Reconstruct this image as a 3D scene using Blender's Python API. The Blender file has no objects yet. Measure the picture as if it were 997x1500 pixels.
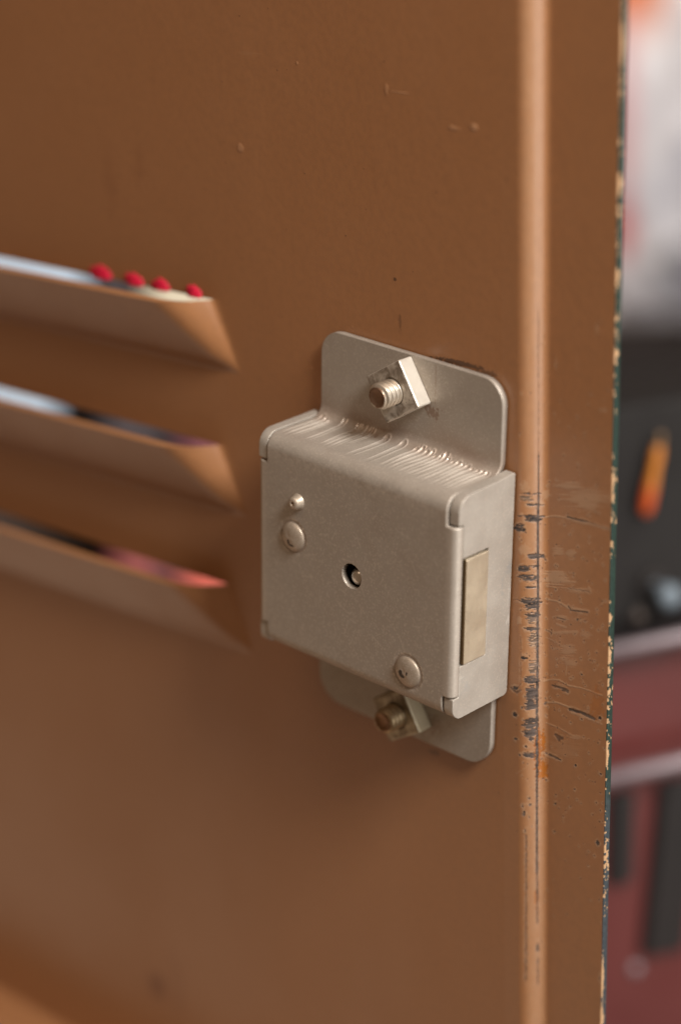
import bpy, bmesh, math, random
import numpy as np
from mathutils import Vector, Matrix

sc = bpy.context.scene
MM = 0.001
random.seed(5)
rng = np.random.default_rng(7)

# ------------------------------------------------------------------ camera
cam_d = bpy.data.cameras.new("camera")
cam = bpy.data.objects.new("camera", cam_d)
sc.collection.objects.link(cam)
cam.location = (235.002 * MM, -260.523 * MM, 139.950 * MM)
cam.rotation_euler = (1.207958, 0.029185, 0.755784)
cam_d.sensor_fit = 'VERTICAL'
cam_d.sensor_height = 36.0
cam_d.lens = 3339.04 / 1500 * 36
cam_d.clip_start = 0.01
cam_d.clip_end = 60
cam_d.dof.use_dof = True
cam_d.dof.focus_distance = 0.366
cam_d.dof.aperture_fstop = 6.2
cam_d.dof.aperture_blades = 9
sc.camera = cam

# ------------------------------------------------------------------ world and lamps
w = bpy.data.worlds.new("World")
sc.world = w
w.use_nodes = True
bg = w.node_tree.nodes["Background"]
bg.inputs[0].default_value = (1.0, 0.63, 0.37, 1)
bg.inputs[1].default_value = 0.148


def area(name, loc, target, sx, sy, power, col):
    l = bpy.data.lights.new(name, 'AREA')
    l.shape = 'RECTANGLE'
    l.size, l.size_y = sx, sy
    l.energy = power
    l.color = col
    o = bpy.data.objects.new(name, l)
    sc.collection.objects.link(o)
    o.location = loc
    d = Vector(target) - Vector(loc)
    o.rotation_euler = d.to_track_quat('-Z', 'Y').to_euler()
    return o


area("window_lamp", (0.64, -0.155, 0.63), (0, 0, 0), 0.26, 0.26, 11.8, (1.0, 0.97, 0.92))
area("side_fill_lamp", (1.15, 0.12, 0.0), (0, 0, 0), 0.8, 1.1, 8.5, (1.0, 0.98, 0.94))  # added unseen light, puts sheen on the step and side plate
area("front_fill_lamp", (0.1, -0.75, 1.3), (-0.05, 0, 0), 0.7, 0.7, 4.2, (1.0, 0.72, 0.50))  # added warm fill from front and above, stands for no fixture
area("floor_bounce_lamp", (-0.74, -0.26, -0.95), (-0.05, 0, 0), 1.25, 1.25, 2.4, (1.0, 0.70, 0.50))
area("backdrop_fill_lamp", (0.45, 0.40, 0.75), (-0.5, 0.65, -0.25), 0.4, 0.4, 4.5, (1.0, 0.95, 0.9))  # added light to brighten the things behind the door

sc.view_settings.view_transform = 'Standard'
sc.view_settings.look = 'None'
sc.view_settings.exposure = 0.0
sc.view_settings.gamma = 1.0
sc.render.engine = 'CYCLES'
sc.cycles.use_denoising = True

# ------------------------------------------------------------------ helpers


def lin(c):
    c = c / 255.0
    return c / 12.92 if c <= 0.04045 else ((c + 0.055) / 1.055) ** 2.4


def rgb(r, g, b):
    return (lin(r), lin(g), lin(b), 1)


class Mat:
    """small helper around a node tree"""

    def __init__(self, name):
        self.m = bpy.data.materials.new(name)
        self.m.use_nodes = True
        self.t = self.m.node_tree
        self.n = self.t.nodes
        self.p = self.n["Principled BSDF"]
        self.tc = self.n.new("ShaderNodeTexCoord")

    def link(self, a, b):
        self.t.links.new(a, b)

    def set(self, **k):
        for key, v in k.items():
            self.p.inputs[key.replace('_', ' ')].default_value = v

    def noise(self, scale, detail=3, rough=0.5, vec=None, dist=0.0):
        n = self.n.new("ShaderNodeTexNoise")
        n.inputs["Scale"].default_value = scale
        n.inputs["Detail"].default_value = detail
        n.inputs["Roughness"].default_value = rough
        n.inputs["Distortion"].default_value = dist
        self.link(vec or self.tc.outputs["Object"], n.inputs["Vector"])
        return n.outputs["Fac"]

    def vor(self, scale, vec=None, feature='F1', out="Distance"):
        n = self.n.new("ShaderNodeTexVoronoi")
        n.feature = feature
        n.inputs["Scale"].default_value = scale
        self.link(vec or self.tc.outputs["Object"], n.inputs["Vector"])
        return n.outputs[out]

    def ramp(self, src, a, b, lo=0.0, hi=1.0, smooth=True):
        n = self.n.new("ShaderNodeMapRange")
        n.interpolation_type = 'SMOOTHSTEP' if smooth else 'LINEAR'
        n.inputs["From Min"].default_value = a
        n.inputs["From Max"].default_value = b
        n.inputs["To Min"].default_value = lo
        n.inputs["To Max"].default_value = hi
        self.link(src, n.inputs["Value"])
        return n.outputs["Result"]

    def math(self, op, a, b=None, c=None):
        n = self.n.new("ShaderNodeMath")
        n.operation = op
        for i, v in enumerate((a, b, c)):
            if v is None:
                continue
            if isinstance(v, (int, float)):
                n.inputs[i].default_value = v
            else:
                self.link(v, n.inputs[i])
        return n.outputs[0]

    def mix(self, fac, a, b):
        n = self.n.new("ShaderNodeMix")
        n.data_type = 'RGBA'
        for sock, v in ((n.inputs[0], fac), (n.inputs[6], a), (n.inputs[7], b)):
            if isinstance(v, (int, float, tuple)):
                sock.default_value = v
            else:
                self.link(v, sock)
        return n.outputs[2]

    def attr(self, name):
        n = self.n.new("ShaderNodeAttribute")
        n.attribute_name = name
        return n.outputs["Fac"]

    def scale_vec(self, s):
        n = self.n.new("ShaderNodeMapping")
        n.inputs["Scale"].default_value = s
        self.link(self.tc.outputs["Object"], n.inputs["Vector"])
        return n.outputs["Vector"]

    def spot(self, c, r, wob=0.35, soft=0.35, wscale=900):
        """a blotch with a ragged edge at object position c (mm), radii r (mm)"""
        mp = self.n.new("ShaderNodeMapping")
        mp.vector_type = 'POINT'
        mp.inputs["Location"].default_value = [-c[i] / r[i] for i in range(3)]
        mp.inputs["Scale"].default_value = [1000.0 / r[i] for i in range(3)]
        self.link(self.tc.outputs["Object"], mp.inputs["Vector"])
        ln = self.n.new("ShaderNodeVectorMath")
        ln.operation = 'LENGTH'
        self.link(mp.outputs["Vector"], ln.inputs[0])
        nz = self.noise(wscale, 3)
        d = self.math('ADD', ln.outputs["Value"], self.math('MULTIPLY', self.math('SUBTRACT', nz, 0.5), wob * 3))
        return self.ramp(d, 1.0 + soft, 1.0 - soft, 0, 1)

    def bump(self, h, strength, dist, prev=None):
        n = self.n.new("ShaderNodeBump")
        n.inputs["Strength"].default_value = strength
        n.inputs["Distance"].default_value = dist
        self.link(h, n.inputs["Height"])
        if prev is not None:
            self.link(prev, n.inputs["Normal"])
        return n.outputs["Normal"]

    def out(self, sock, src):
        if isinstance(src, (int, float, tuple)):
            self.p.inputs[sock].default_value = src
        else:
            self.link(src, self.p.inputs[sock])


def empty(name, loc=(0, 0, 0), rot=(0, 0, 0)):
    o = bpy.data.objects.new(name, None)
    o.empty_display_size = 0.01
    sc.collection.objects.link(o)
    o.location = [v * MM for v in loc]
    o.rotation_euler = rot
    return o


def tag(o, label=None, cat=None, group=None, kind=None):
    for k, v in (("label", label), ("category", cat), ("group", group), ("kind", kind)):
        if v:
            o[k] = v
    return o


def link_mesh(name, me, mats, parent=None, smooth=True, loc=None, rot=None):
    for m in (mats if isinstance(mats, (list, tuple)) else [mats]):
        me.materials.append(m.m if isinstance(m, Mat) else m)
    o = bpy.data.objects.new(name, me)
    sc.collection.objects.link(o)
    if parent:
        o.parent = parent
    if loc:
        o.location = [v * MM for v in loc]
    if rot:
        o.rotation_euler = rot
    if smooth:
        me.polygons.foreach_set("use_smooth", [True] * len(me.polygons))
    return o


def np_mesh(name, V, F):
    """V (n,3) in mm, F (m,4) int"""
    me = bpy.data.meshes.new(name)
    V = np.asarray(V, dtype=np.float32) * MM
    F = np.asarray(F, dtype=np.int32)
    me.vertices.add(len(V))
    me.vertices.foreach_set("co", V.ravel())
    me.loops.add(F.size)
    me.loops.foreach_set("vertex_index", F.ravel())
    me.polygons.add(len(F))
    me.polygons.foreach_set("loop_start", np.arange(len(F), dtype=np.int32) * F.shape[1])
    me.update(calc_edges=True)
    me.validate()
    return me


def add_attr(me, name, vals):
    a = me.attributes.new(name, 'FLOAT', 'POINT')
    a.data.foreach_set("value", np.asarray(vals, dtype=np.float32))


def drop_loose(me):
    bm = bmesh.new()
    bm.from_mesh(me)
    bmesh.ops.delete(bm, geom=[v for v in bm.verts if not v.link_faces], context='VERTS')
    bm.to_mesh(me)
    bm.free()


def bm_mesh(name, bm):
    for v in bm.verts:
        v.co *= MM
    me = bpy.data.meshes.new(name)
    bm.to_mesh(me)
    bm.free()
    return me


def grid_faces(nr, nc):
    i = np.arange(nr * nc).reshape(nr, nc)
    a, b, c, d = i[:-1, :-1], i[:-1, 1:], i[1:, 1:], i[1:, :-1]
    return np.stack([a, b, c, d], -1).reshape(-1, 4)


def vnoise(X, Y, seed=0):
    """smooth value noise in 0..1"""
    xi = np.floor(X).astype(np.int64)
    yi = np.floor(Y).astype(np.int64)
    fx = X - xi
    fy = Y - yi
    fx = fx * fx * (3 - 2 * fx)
    fy = fy * fy * (3 - 2 * fy)

    def h(a, b):
        n = (a * 374761393 + b * 668265263 + seed * 974634777) & 0xFFFFFFFF
        n = ((n ^ (n >> 13)) * 1274126177) & 0xFFFFFFFF
        return ((n ^ (n >> 16)) & 0xFFFF) / 65535.0
    return ((h(xi, yi) * (1 - fx) + h(xi + 1, yi) * fx) * (1 - fy)
            + (h(xi, yi + 1) * (1 - fx) + h(xi + 1, yi + 1) * fx) * fy)


def sstep(a, b, x):
    t = np.clip((x - a) / (b - a), 0, 1)
    return t * t * (3 - 2 * t)


def fillet(pts, default=0.0):
    """polyline of (a, b, radius) with rounded inner corners -> list of (a, b)"""
    out = []
    n = len(pts)
    for i, p in enumerate(pts):
        r = p[2] if len(p) > 2 else default
        if r <= 0 or i in (0, n - 1):
            out.append((p[0], p[1]))
            continue
        P = Vector(p[:2])
        A = (Vector(pts[i - 1][:2]) - P).normalized()
        B = (Vector(pts[i + 1][:2]) - P).normalized()
        ang = A.angle(B)
        t = r / math.tan(ang / 2)
        C = P + (A + B).normalized() * (r / math.sin(ang / 2))
        s, e = P + A * t, P + B * t
        a0 = math.atan2(s.y - C.y, s.x - C.x)
        a1 = math.atan2(e.y - C.y, e.x - C.x)
        da = (a1 - a0 + math.pi) % (2 * math.pi) - math.pi
        k = max(4, int(abs(da) * r / 0.2))
        for j in range(k + 1):
            aa = a0 + da * j / k
            out.append((C.x + r * math.cos(aa), C.y + r * math.sin(aa)))
    return out


def resample(pts, step):
    P = np.array(pts, dtype=float)
    seg = np.hypot(*np.diff(P, axis=0).T)
    s = np.concatenate([[0], np.cumsum(seg)])
    keep = np.concatenate([[True], seg > 1e-6])
    P, s = P[keep], s[keep]
    n = max(2, int(round(s[-1] / step)) + 1)
    t = np.linspace(0, s[-1], n)
    return np.stack([np.interp(t, s, P[:, 0]), np.interp(t, s, P[:, 1])], -1), t


# ------------------------------------------------------------------ materials
def paint_material(name, wear):
    m = Mat(name)
    base = m.mix(m.noise(55, 4), rgb(153, 105, 68), rgb(157, 109, 72))
    base = m.mix(m.ramp(m.noise(900, 2), 0.35, 0.7), base, rgb(150, 104, 69))
    hazy = m.ramp(m.noise(18, 5, 0.6, m.scale_vec((1, 1, .5)), 0.8), 0.5, 0.72)
    base = m.mix(m.math('MULTIPLY', hazy, 0.22), base, rgb(160, 116, 84))
    fs = m.ramp(m.noise(60, 2, 0.5, m.scale_vec((.5, 1, 6)), 0.6), 0.70, 0.74)
    fs = m.math('MULTIPLY', fs, m.ramp(m.noise(26, 2), 0.5, 0.6))
    base = m.mix(m.math('MULTIPLY', fs, 0.14), base, rgb(190, 146, 110))
    # dust nibs and pin holes
    cells = m.vor(430)
    ids = m.vor(430, out="Color")
    pick = m.ramp(ids, 0.80, 0.82, smooth=False)
    nib = m.math('MULTIPLY', m.ramp(cells, 0.09, 0.04), pick)
    base = m.mix(m.math('MULTIPLY', nib, 0.55), base, rgb(66, 42, 28))
    cells2 = m.vor(190)
    pick2 = m.ramp(m.vor(190, out="Color"), 0.84, 0.86, smooth=False)
    fleck = m.math('MULTIPLY', m.ramp(cells2, 0.07, 0.03), pick2)
    base = m.mix(m.math('MULTIPLY', fleck, 0.5), base, rgb(186, 140, 104))
    rough = m.ramp(m.noise(22, 6, 0.65), 0.3, 0.7, 0.30, 0.46)
    peel = m.noise(420, 2)
    nrm = m.bump(peel, 0.08, 0.0004)
    nrm = m.bump(m.noise(45, 2), 0.10, 0.0012, nrm)
    nrm = m.bump(m.math('ADD', nib, fleck), 0.35, 0.00012, nrm)
    if not wear:
        # named blemishes of the photographed panel: position and radii in mm
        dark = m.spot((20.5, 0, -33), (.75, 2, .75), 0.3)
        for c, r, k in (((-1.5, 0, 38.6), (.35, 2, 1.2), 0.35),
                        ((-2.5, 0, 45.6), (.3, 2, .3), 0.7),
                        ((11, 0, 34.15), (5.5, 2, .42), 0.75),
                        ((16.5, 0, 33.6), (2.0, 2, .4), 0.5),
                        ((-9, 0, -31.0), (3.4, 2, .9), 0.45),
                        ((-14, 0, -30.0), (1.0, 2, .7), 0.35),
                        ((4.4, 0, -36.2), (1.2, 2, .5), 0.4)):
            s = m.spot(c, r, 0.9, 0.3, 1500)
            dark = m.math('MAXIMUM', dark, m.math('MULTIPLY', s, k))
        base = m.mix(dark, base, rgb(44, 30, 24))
        stain = m.spot((-72, 0, -114), (2.4, 2, 3.0), 0.5, 0.6, 300)
        stain = m.math('MAXIMUM', stain, m.math('MULTIPLY', m.spot((-70, 0, 52), (1.6, 2, 5.5), 0.8, 0.8, 200), 0.25))
        stain = m.math('MAXIMUM', stain, m.math('MULTIPLY', m.spot((-62, 0, 57), (1.2, 2, 3.0), 0.8, 0.8, 250), 0.3))
        stain = m.math('MAXIMUM', stain, m.math('MULTIPLY', m.spot((-66, 0, -112), (2.0, 2, 7.0), 0.8, 0.8, 200), 0.3))
        base = m.mix(m.math('MULTIPLY', stain, 0.6), base, rgb(104, 58, 34))
        lightm = m.spot((14.2, 0, 71.8), (.65, 2, .55), 0.5)
        for c, r, k in (((10.2, 0, 71.2), (1.0, 2, .4), 0.6), ((-0.6, 0, 75.5), (1.8, 2, .12), 0.5),
                        ((-3.4, 0, 75.6), (.35, 2, .8), 0.5), ((-36.5, 0, 62.5), (.7, 2, .7), 0.6),
                        ((13.8, 0, -33.5), (.12, 2, 1.8), 0.35), ((22.5, 0, -34.5), (2.5, 2, .1), 0.35)):
            s = m.spot(c, r, 0.6, 0.4, 900)
            lightm = m.math('MAXIMUM', lightm, m.math('MULTIPLY', s, k))
        base = m.mix(m.math('MULTIPLY', lightm, 0.5), base, rgb(196, 152, 118))
        nrm = m.bump(lightm, 0.6, 0.0002, nrm)
        m.out("Base Color", base)
        m.out("Roughness", rough)
    else:
        dark, light, rust = m.attr("scrape"), m.attr("scuff_sheen"), m.attr("rust")
        grain = m.noise(260, 5, 0.7, m.scale_vec((1, 1, 7)))
        metal = m.mix(m.ramp(grain, 0.3, 0.7), rgb(30, 25, 24), rgb(104, 90, 83))
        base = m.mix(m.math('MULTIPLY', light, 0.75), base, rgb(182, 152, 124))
        base = m.mix(rust, base, m.mix(m.noise(600, 4), rgb(112, 62, 26), rgb(190, 112, 30)))
        base = m.mix(dark, base, metal)
        m.out("Base Color", base)
        m.out("Roughness", m.math('ADD', rough, m.math('MULTIPLY', m.math('ADD', light, m.math('MULTIPLY', dark, 2.0)), 0.12)))
        h = m.math('SUBTRACT', m.math('MULTIPLY', light, 0.5), m.math('ADD', dark, m.math('MULTIPLY', rust, 0.3)))
        nrm = m.bump(h, 0.7, 0.00012, nrm)
        m.link(nrm, m.p.inputs["Normal"])
    m.link(nrm, m.p.inputs["Normal"])
    m.set(Specular_IOR_Level=0.5)
    m.set(Coat_Roughness=0.34)
    if wear:
        m.out("Coat Weight", m.math('MULTIPLY', m.math('SUBTRACT', 1.0, m.attr("scrape")), 0.7))
    else:
        m.set(Coat_Weight=0.42)
    return m


PAINT = paint_material("tan_locker_paint", False)
PAINT_WORN = paint_material("tan_locker_paint_worn", True)


def edge_material():
    m = Mat("chipped_green_paint")
    chip = m.attr("chip")
    blue = m.attr("bluing")
    g = m.mix(m.noise(1600, 3), rgb(10, 27, 23), rgb(38, 62, 54))
    b = m.mix(m.noise(1600, 3), rgb(26, 32, 36), rgb(70, 78, 84))
    base = m.mix(blue, g, b)
    base = m.mix(chip, base, m.mix(m.noise(700, 2), rgb(170, 132, 96), rgb(192, 156, 118)))
    m.out("Base Color", base)
    m.set(Roughness=0.5)
    m.link(m.bump(m.math('ADD', chip, m.noise(2200, 3)), 0.6, 0.00012), m.p.inputs["Normal"])
    return m


EDGE = edge_material()

green = Mat("green_outer_paint")
green.out("Base Color", green.mix(green.noise(80), rgb(30, 74, 60), rgb(38, 84, 68)))
green.set(Roughness=0.4)


def silver(name, c0, c1, metal, r0, r1, dirt=0.5, wear=False, scratch=False):
    m = Mat(name)
    base = m.mix(m.noise(130, 5, 0.6), c0, c1)
    flake = m.vor(3800, out="Color")
    sep = m.ramp(flake, 0.55, 1.0)
    base = m.mix(m.math('MULTIPLY', sep, 0.22), base, rgb(226, 214, 200))
    # brown grime in soft clouds and small specks
    cloud = m.ramp(m.noise(90, 5, 0.65), 0.52, 0.75)
    base = m.mix(m.math('MULTIPLY', cloud, 0.30 * dirt), base, rgb(112, 82, 62))
    pick = m.ramp(m.vor(520, out="Color"), 0.80, 0.82, smooth=False)
    sp = m.math('MULTIPLY', m.ramp(m.vor(520), 0.16, 0.06), pick)
    base = m.mix(m.math('MULTIPLY', sp, 0.65 * dirt), base, rgb(92, 58, 40))
    pick = m.ramp(m.vor(800, out="Color"), 0.88, 0.90, smooth=False)
    lp = m.math('MULTIPLY', m.ramp(m.vor(800), 0.20, 0.08), pick)
    base = m.mix(m.math('MULTIPLY', lp, 0.4), base, rgb(220, 204, 184))
    if wear:
        rub = m.attr("rub")
        base = m.mix(m.math('MULTIPLY', rub, 0.55), base, rgb(222, 212, 200))
        base = m.mix(m.math('MULTIPLY', m.attr("grime"), 0.6), base, rgb(122, 88, 66))
    if scratch:
        s1 = m.ramp(m.noise(300, 4, 0.6, m.scale_vec((1, 2.6, .35)), 1.2), 0.66, 0.72)
        s2 = m.ramp(m.noise(420, 4, 0.6, m.scale_vec((1, .3, 2.4)), 0.8), 0.68, 0.74)
        scr = m.math('MULTIPLY', m.math('MAXIMUM', s1, s2), m.ramp(m.noise(70, 3), 0.45, 0.62))
        base = m.mix(m.math('MULTIPLY', scr, 0.6), base, rgb(226, 220, 212))
        blue = m.ramp(m.noise(150, 4, 0.6), 0.62, 0.74)
        base = m.mix(m.math('MULTIPLY', blue, 0.35), base, rgb(138, 146, 150))
    m.out("Base Color", base)
    m.set(Metallic=metal)
    ro = m.ramp(m.noise(260, 4), 0.3, 0.7, r0, r1)
    ro = m.math('ADD', ro, m.math('MULTIPLY', m.math('SUBTRACT', sep, 0.5), -0.12))
    if wear:
        ro = m.math('SUBTRACT', ro, m.math('MULTIPLY', m.attr("rub"), 0.12))
    m.out("Roughness", ro)
    nrm = m.bump(m.noise(1500, 3, 0.6), 0.22, 0.00012)
    nrm = m.bump(m.vor(3800), 0.10, 0.00008, nrm)
    nrm = m.bump(m.math('ADD', sp, lp), 0.4, 0.00008, nrm)
    m.link(nrm, m.p.inputs["Normal"])
    return m


CASE = silver("silver_tan_case_paint", rgb(158, 148, 137), rgb(170, 160, 149), 0.4, 0.42, 0.52, wear=True)
PLATE = silver("pale_side_plate_paint", rgb(166, 158, 148), rgb(178, 170, 160), 0.4, 0.40, 0.54, 0.35, scratch=True)
BOLT = silver("yellowed_zinc", rgb(194, 179, 155), rgb(208, 194, 171), 0.7, 0.38, 0.5, 0.6)
sx_ = BOLT.n.new("ShaderNodeSeparateXYZ")
BOLT.link(BOLT.tc.outputs["Object"], sx_.inputs[0])
BOLT.out("Base Color", BOLT.mix(BOLT.math('MULTIPLY', BOLT.ramp(sx_.outputs["Y"], -0.01172, -0.01192), 0.9),
                                BOLT.p.inputs["Base Color"].links[0].from_socket, rgb(112, 86, 50)))  # shade of the gap beside the bolt put into its front edge colour
STEEL = silver("plated_steel", rgb(176, 164, 146), rgb(206, 196, 180), 0.9, 0.30, 0.44, 0.9)
STEEL_DULL = silver("dull_stained_steel", rgb(152, 136, 112), rgb(170, 155, 130), 0.85, 0.38, 0.5, 1.0)
CHROME = Mat("bright_steel_pin")
CHROME.set(Metallic=0.85, Roughness=0.24)
CHROME.out("Base Color", CHROME.mix(CHROME.noise(400), rgb(205, 200, 192), rgb(236, 232, 226)))
RIVET = silver("rivet_paint", rgb(162, 147, 131), rgb(178, 164, 148), 0.5, 0.34, 0.46, 0.7)

# dark stain on the rivet crowns
for mm, spots in ((RIVET, ()),):
    pass


def simple(name, c0, c1, rough=0.5, metal=0.0, scale=12, coat=0.0):
    m = Mat(name)
    m.out("Base Color", m.mix(m.ramp(m.noise(scale, 5, 0.6), 0.3, 0.7), rgb(*c0), rgb(*c1)))
    m.out("Roughness", m.ramp(m.noise(scale * 4, 3), 0.3, 0.7, rough - 0.06, rough + 0.06))
    m.set(Metallic=metal, Coat_Weight=coat)
    m.link(m.bump(m.noise(scale * 14, 3), 0.15, 0.001), m.p.inputs["Normal"])
    return m


# ------------------------------------------------------------------ the locker door
door = empty("metal_locker", (0, 0, 0))
tag(door, "tan brown painted metal locker door seen from inside, with three punched louvers", "locker")

XSEAM = 19.5          # panel ends and the stepped strip begins
STEP = 3.0
Z0, Z1 = -136.0, 112.0
ZL = [35.2, 8.6, -18.1, -44.5 - 400]   # louver lips (only three are real)
ZL = ZL[:3]
LIPX = -45.0          # upper right corner of a louver opening
HT = 13.2             # louver height
PROT = 6.7


def louver_h(x, d):
    """protrusion at x, d mm below the lip (0..HT)"""
    q = d / HT
    body = PROT * np.clip(1 - q, 0, 1)
    edge = LIPX + 6.4 * q
    wd = 10.0 - 5.0 * q
    t = np.clip((edge - x) / wd, 0, 1)
    h = body * (1 - (1 - t) ** 2.3)
    # foot of the blade eases into the sheet
    h = h - 0.35 * np.exp(-((q - 0.93) / 0.10) ** 2) * (1 - (1 - t) ** 2.3)
    h = np.where(q > 1, 0, np.maximum(h, 0))
    # the drawn corner keeps a small rim along its right-hand edge
    h = h + 0.22 * np.exp(-((x - edge + 0.2) / 0.9) ** 2) * np.clip(1 - q, 0, 1) * (q <= 1)
    return h


def shear(V3):
    """the louvers are punched a touch out of true"""
    V3 = np.array(V3, dtype=float)
    V3[:, 2] += 0.025 * np.minimum(0, V3[:, 0] + 40)
    return V3


def fade(x, d):
    """forces the height to nil on the outer border of the louver patch"""
    return sstep(-36.5, -38.2, x) * sstep(HT + 3.2, HT + 1.6, d)


xs = np.concatenate([np.arange(-150, -110, 4), np.arange(-110, -60, 1.0), np.arange(-60, -36.5, 0.35),
                     np.arange(-36.5, XSEAM, 1.0), [XSEAM]])
xsl = xs[xs <= -36.4]
lx1 = xsl[-1]
zb = [Z0] + sorted(sum([[z, z - HT - 3.2] for z in ZL], [])) + [Z1]


def wobble(x, z):
    """very slight waviness of the thin sheet"""
    return 0.10 * (vnoise(x / 26 + 9, z / 30 + 3, 3) - 0.5) * sstep(19, 8, x) * sstep(-36, -30, x)


# flat panel: all bands; in louver bands only x >= lx1
V, F = [], []


def add_grid(X, Z, hfun):
    base = sum(len(v) for v in V)
    GX, GZ = np.meshgrid(X, Z)
    Y = hfun(GX, GZ)
    V.append(np.stack([GX, Y, GZ], -1).reshape(-1, 3))
    F.append(grid_faces(len(Z), len(X)) + base)


for a, b in zip(zb[:-1], zb[1:]):
    inl = any(abs(b - z) < 1e-6 for z in ZL)
    n = max(2, int((b - a) / 0.8) + 1)
    Z = np.linspace(a, b, n)
    X = xs[xs >= lx1] if inl else xs
    add_grid(X, Z, lambda x, z: -wobble(x, z))
me = np_mesh("panel", shear(np.concatenate(V)), np.concatenate(F))


def thicken(o, t, off=1.0, rim=True, mat_off=0, split=True):
    md = o.modifiers.new("thickness", 'SOLIDIFY')
    md.thickness = t * MM
    md.offset = off
    md.use_rim = rim
    md.material_offset = mat_off
    if split:
        es = o.modifiers.new("crisp_rim", 'EDGE_SPLIT')
        es.split_angle = math.radians(50)
        es.use_edge_sharp = False
    return o


def weld(me, d=1e-6):
    bm = bmesh.new()
    bm.from_mesh(me)
    bmesh.ops.remove_doubles(bm, verts=bm.verts, dist=d)
    bm.to_mesh(me)
    bm.free()


weld(me)
thicken(link_mesh("panel", me, [PAINT, green], door), 1.0, -1.0, mat_off=0)

for k, zl in enumerate(ZL):
    Z = np.linspace(zl - HT - 3.2, zl, 60)
    GX, GZ = np.meshgrid(xsl, Z)
    d = zl - GZ
    Y = -louver_h(GX, d) * fade(GX, d)
    # lip edge rolls slightly with the shear
    V2 = np.stack([GX, Y, GZ], -1).reshape(-1, 3)
    me = np_mesh("louver", shear(V2), grid_faces(len(Z), len(xsl)))
    thicken(link_mesh("louver", me, PAINT, door), 1.0, -1.0)

# bottom return flange, bent towards the viewer
prof = fillet([(0, -135.9, 0), (0, -137.5, 1.2), (-17, -137.5, 0)])
pr, _ = resample(prof, 0.5)
X = np.arange(-150, 20.1, 3)
GX, GI = np.meshgrid(X, np.arange(len(pr)))
Vb = np.stack([GX, pr[GI][..., 0], pr[GI][..., 1]], -1).reshape(-1, 3)
me = np_mesh("bottom_flange", Vb, grid_faces(len(pr), len(X)))
thicken(link_mesh("bottom_flange", me, PAINT, door), 1.0, 1.0)

# stepped strip at the free edge, finely meshed so that the wear can be laid on it
prof = fillet([(XSEAM, 0, 0), (24.2, 0, 2.8), (25.9, STEP, 1.3), (38.2, STEP, 0)])
seg1, s1 = resample(prof, 0.12)
zc = np.concatenate([np.arange(Z0, -62, 0.5), np.arange(-62, 36, 0.14), np.arange(36, Z1, 0.5), [Z1]])
nZ, nP = len(zc), len(seg1)
PX = np.tile(seg1[:, 0], (nZ, 1))
PY = np.tile(seg1[:, 1], (nZ, 1))
PZ = np.tile(zc[:, None], (1, nP))
# the sheared edge is not quite parallel to the step
tapr = sstep(28, 38.2, PX) * (PZ + 20) / 100 * 0.85
PX = PX + tapr
# wear coordinates: an unrolled chart of the strip (22.2 units per mm)
U = 165 + 22.2 * (PX - 22.2) + 17.7 * PY + 0.10 * PZ
Vv = 20 + (21.32 + 0.0096 * (U - 165) - 0.45 * PY - PZ) / 0.0397
scrape = np.zeros_like(U)
scuff_sheen = np.zeros_like(U)
rust = np.zeros_like(U)
jag = vnoise(U / 26, Vv / 4.2, 1) * 0.6 + vnoise(U / 9, Vv / 2.8, 2) * 0.4      # streaks along u
blot = vnoise(U / 9, Vv / 9, 4) * 0.6 + vnoise(U / 4, Vv / 4, 5) * 0.4


def put(arr, m, k=1.0):
    np.maximum(arr, np.clip(m, 0, 1) * k, out=arr)


def patch(arr, u0, u1, v0, v1, k=1.0, n=jag, amt=0.5, soft=0.12):
    cu, cv, ru, rv = (u0 + u1) / 2, (v0 + v1) / 2, (u1 - u0) / 2, (v1 - v0) / 2
    d = np.sqrt(((U - cu) / ru) ** 2 + ((Vv - cv) / rv) ** 2)
    f = 1 - d + (n - 0.5) * 2 * amt
    put(arr, sstep(-soft, soft, f) * (d < 1.7), k)


def line(arr, pts, wd, k=1.0, n=blot, amt=0.5, soft=0.35):
    for (u0, v0), (u1, v1) in zip(pts[:-1], pts[1:]):
        du, dv = u1 - u0, v1 - v0
        L2 = du * du + dv * dv
        t = np.clip(((U - u0) * du + (Vv - v0) * dv) / L2, 0, 1)
        d = np.hypot(U - u0 - t * du, Vv - v0 - t * dv)
        f = 1 - d / wd + (n - 0.5) * 2 * amt
        put(arr, sstep(-soft, soft, f) * (d < wd * 2), k)


# the black rubbed line down the step
line(scrape, [(267, 20), (267, 180)], 3.0, 0.9, amt=0.4)
line(scrape, [(267, 180), (265, 300)], 4.5, 1, amt=0.4)
line(scrape, [(264, 290), (264, 640)], 5.0, 1, amt=0.25)
line(scrape, [(263, 640), (260, 1000)], 5.5, 1, amt=0.5)
line(scrape, [(259, 1000), (258, 1420)], 6, 1, amt=0.9)
line(scrape, [(257, 1420), (256, 1880)], 5, 1, amt=0.45)
line(scrape, [(256, 1880), (257, 2120)], 4, 0.8, amt=1.0)
line(scrape, [(258, 2230), (258, 2265)], 6, 0.9, amt=0.5)
line(scrape, [(259, 2290), (259, 2420)], 4, 0.6, amt=0.9)
line(scrape, [(268, -560), (267, -300)], 2.5, 0.6, amt=1.0)
line(scrape, [(268, -300), (267, 20)], 2.0, 0.5, amt=1.2)
# second faint line at the foot of the bend on the left
line(scrape, [(206, 1700), (202, 2400)], 4, 0.7, amt=1.05)
rubline = scrape.copy()
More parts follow.
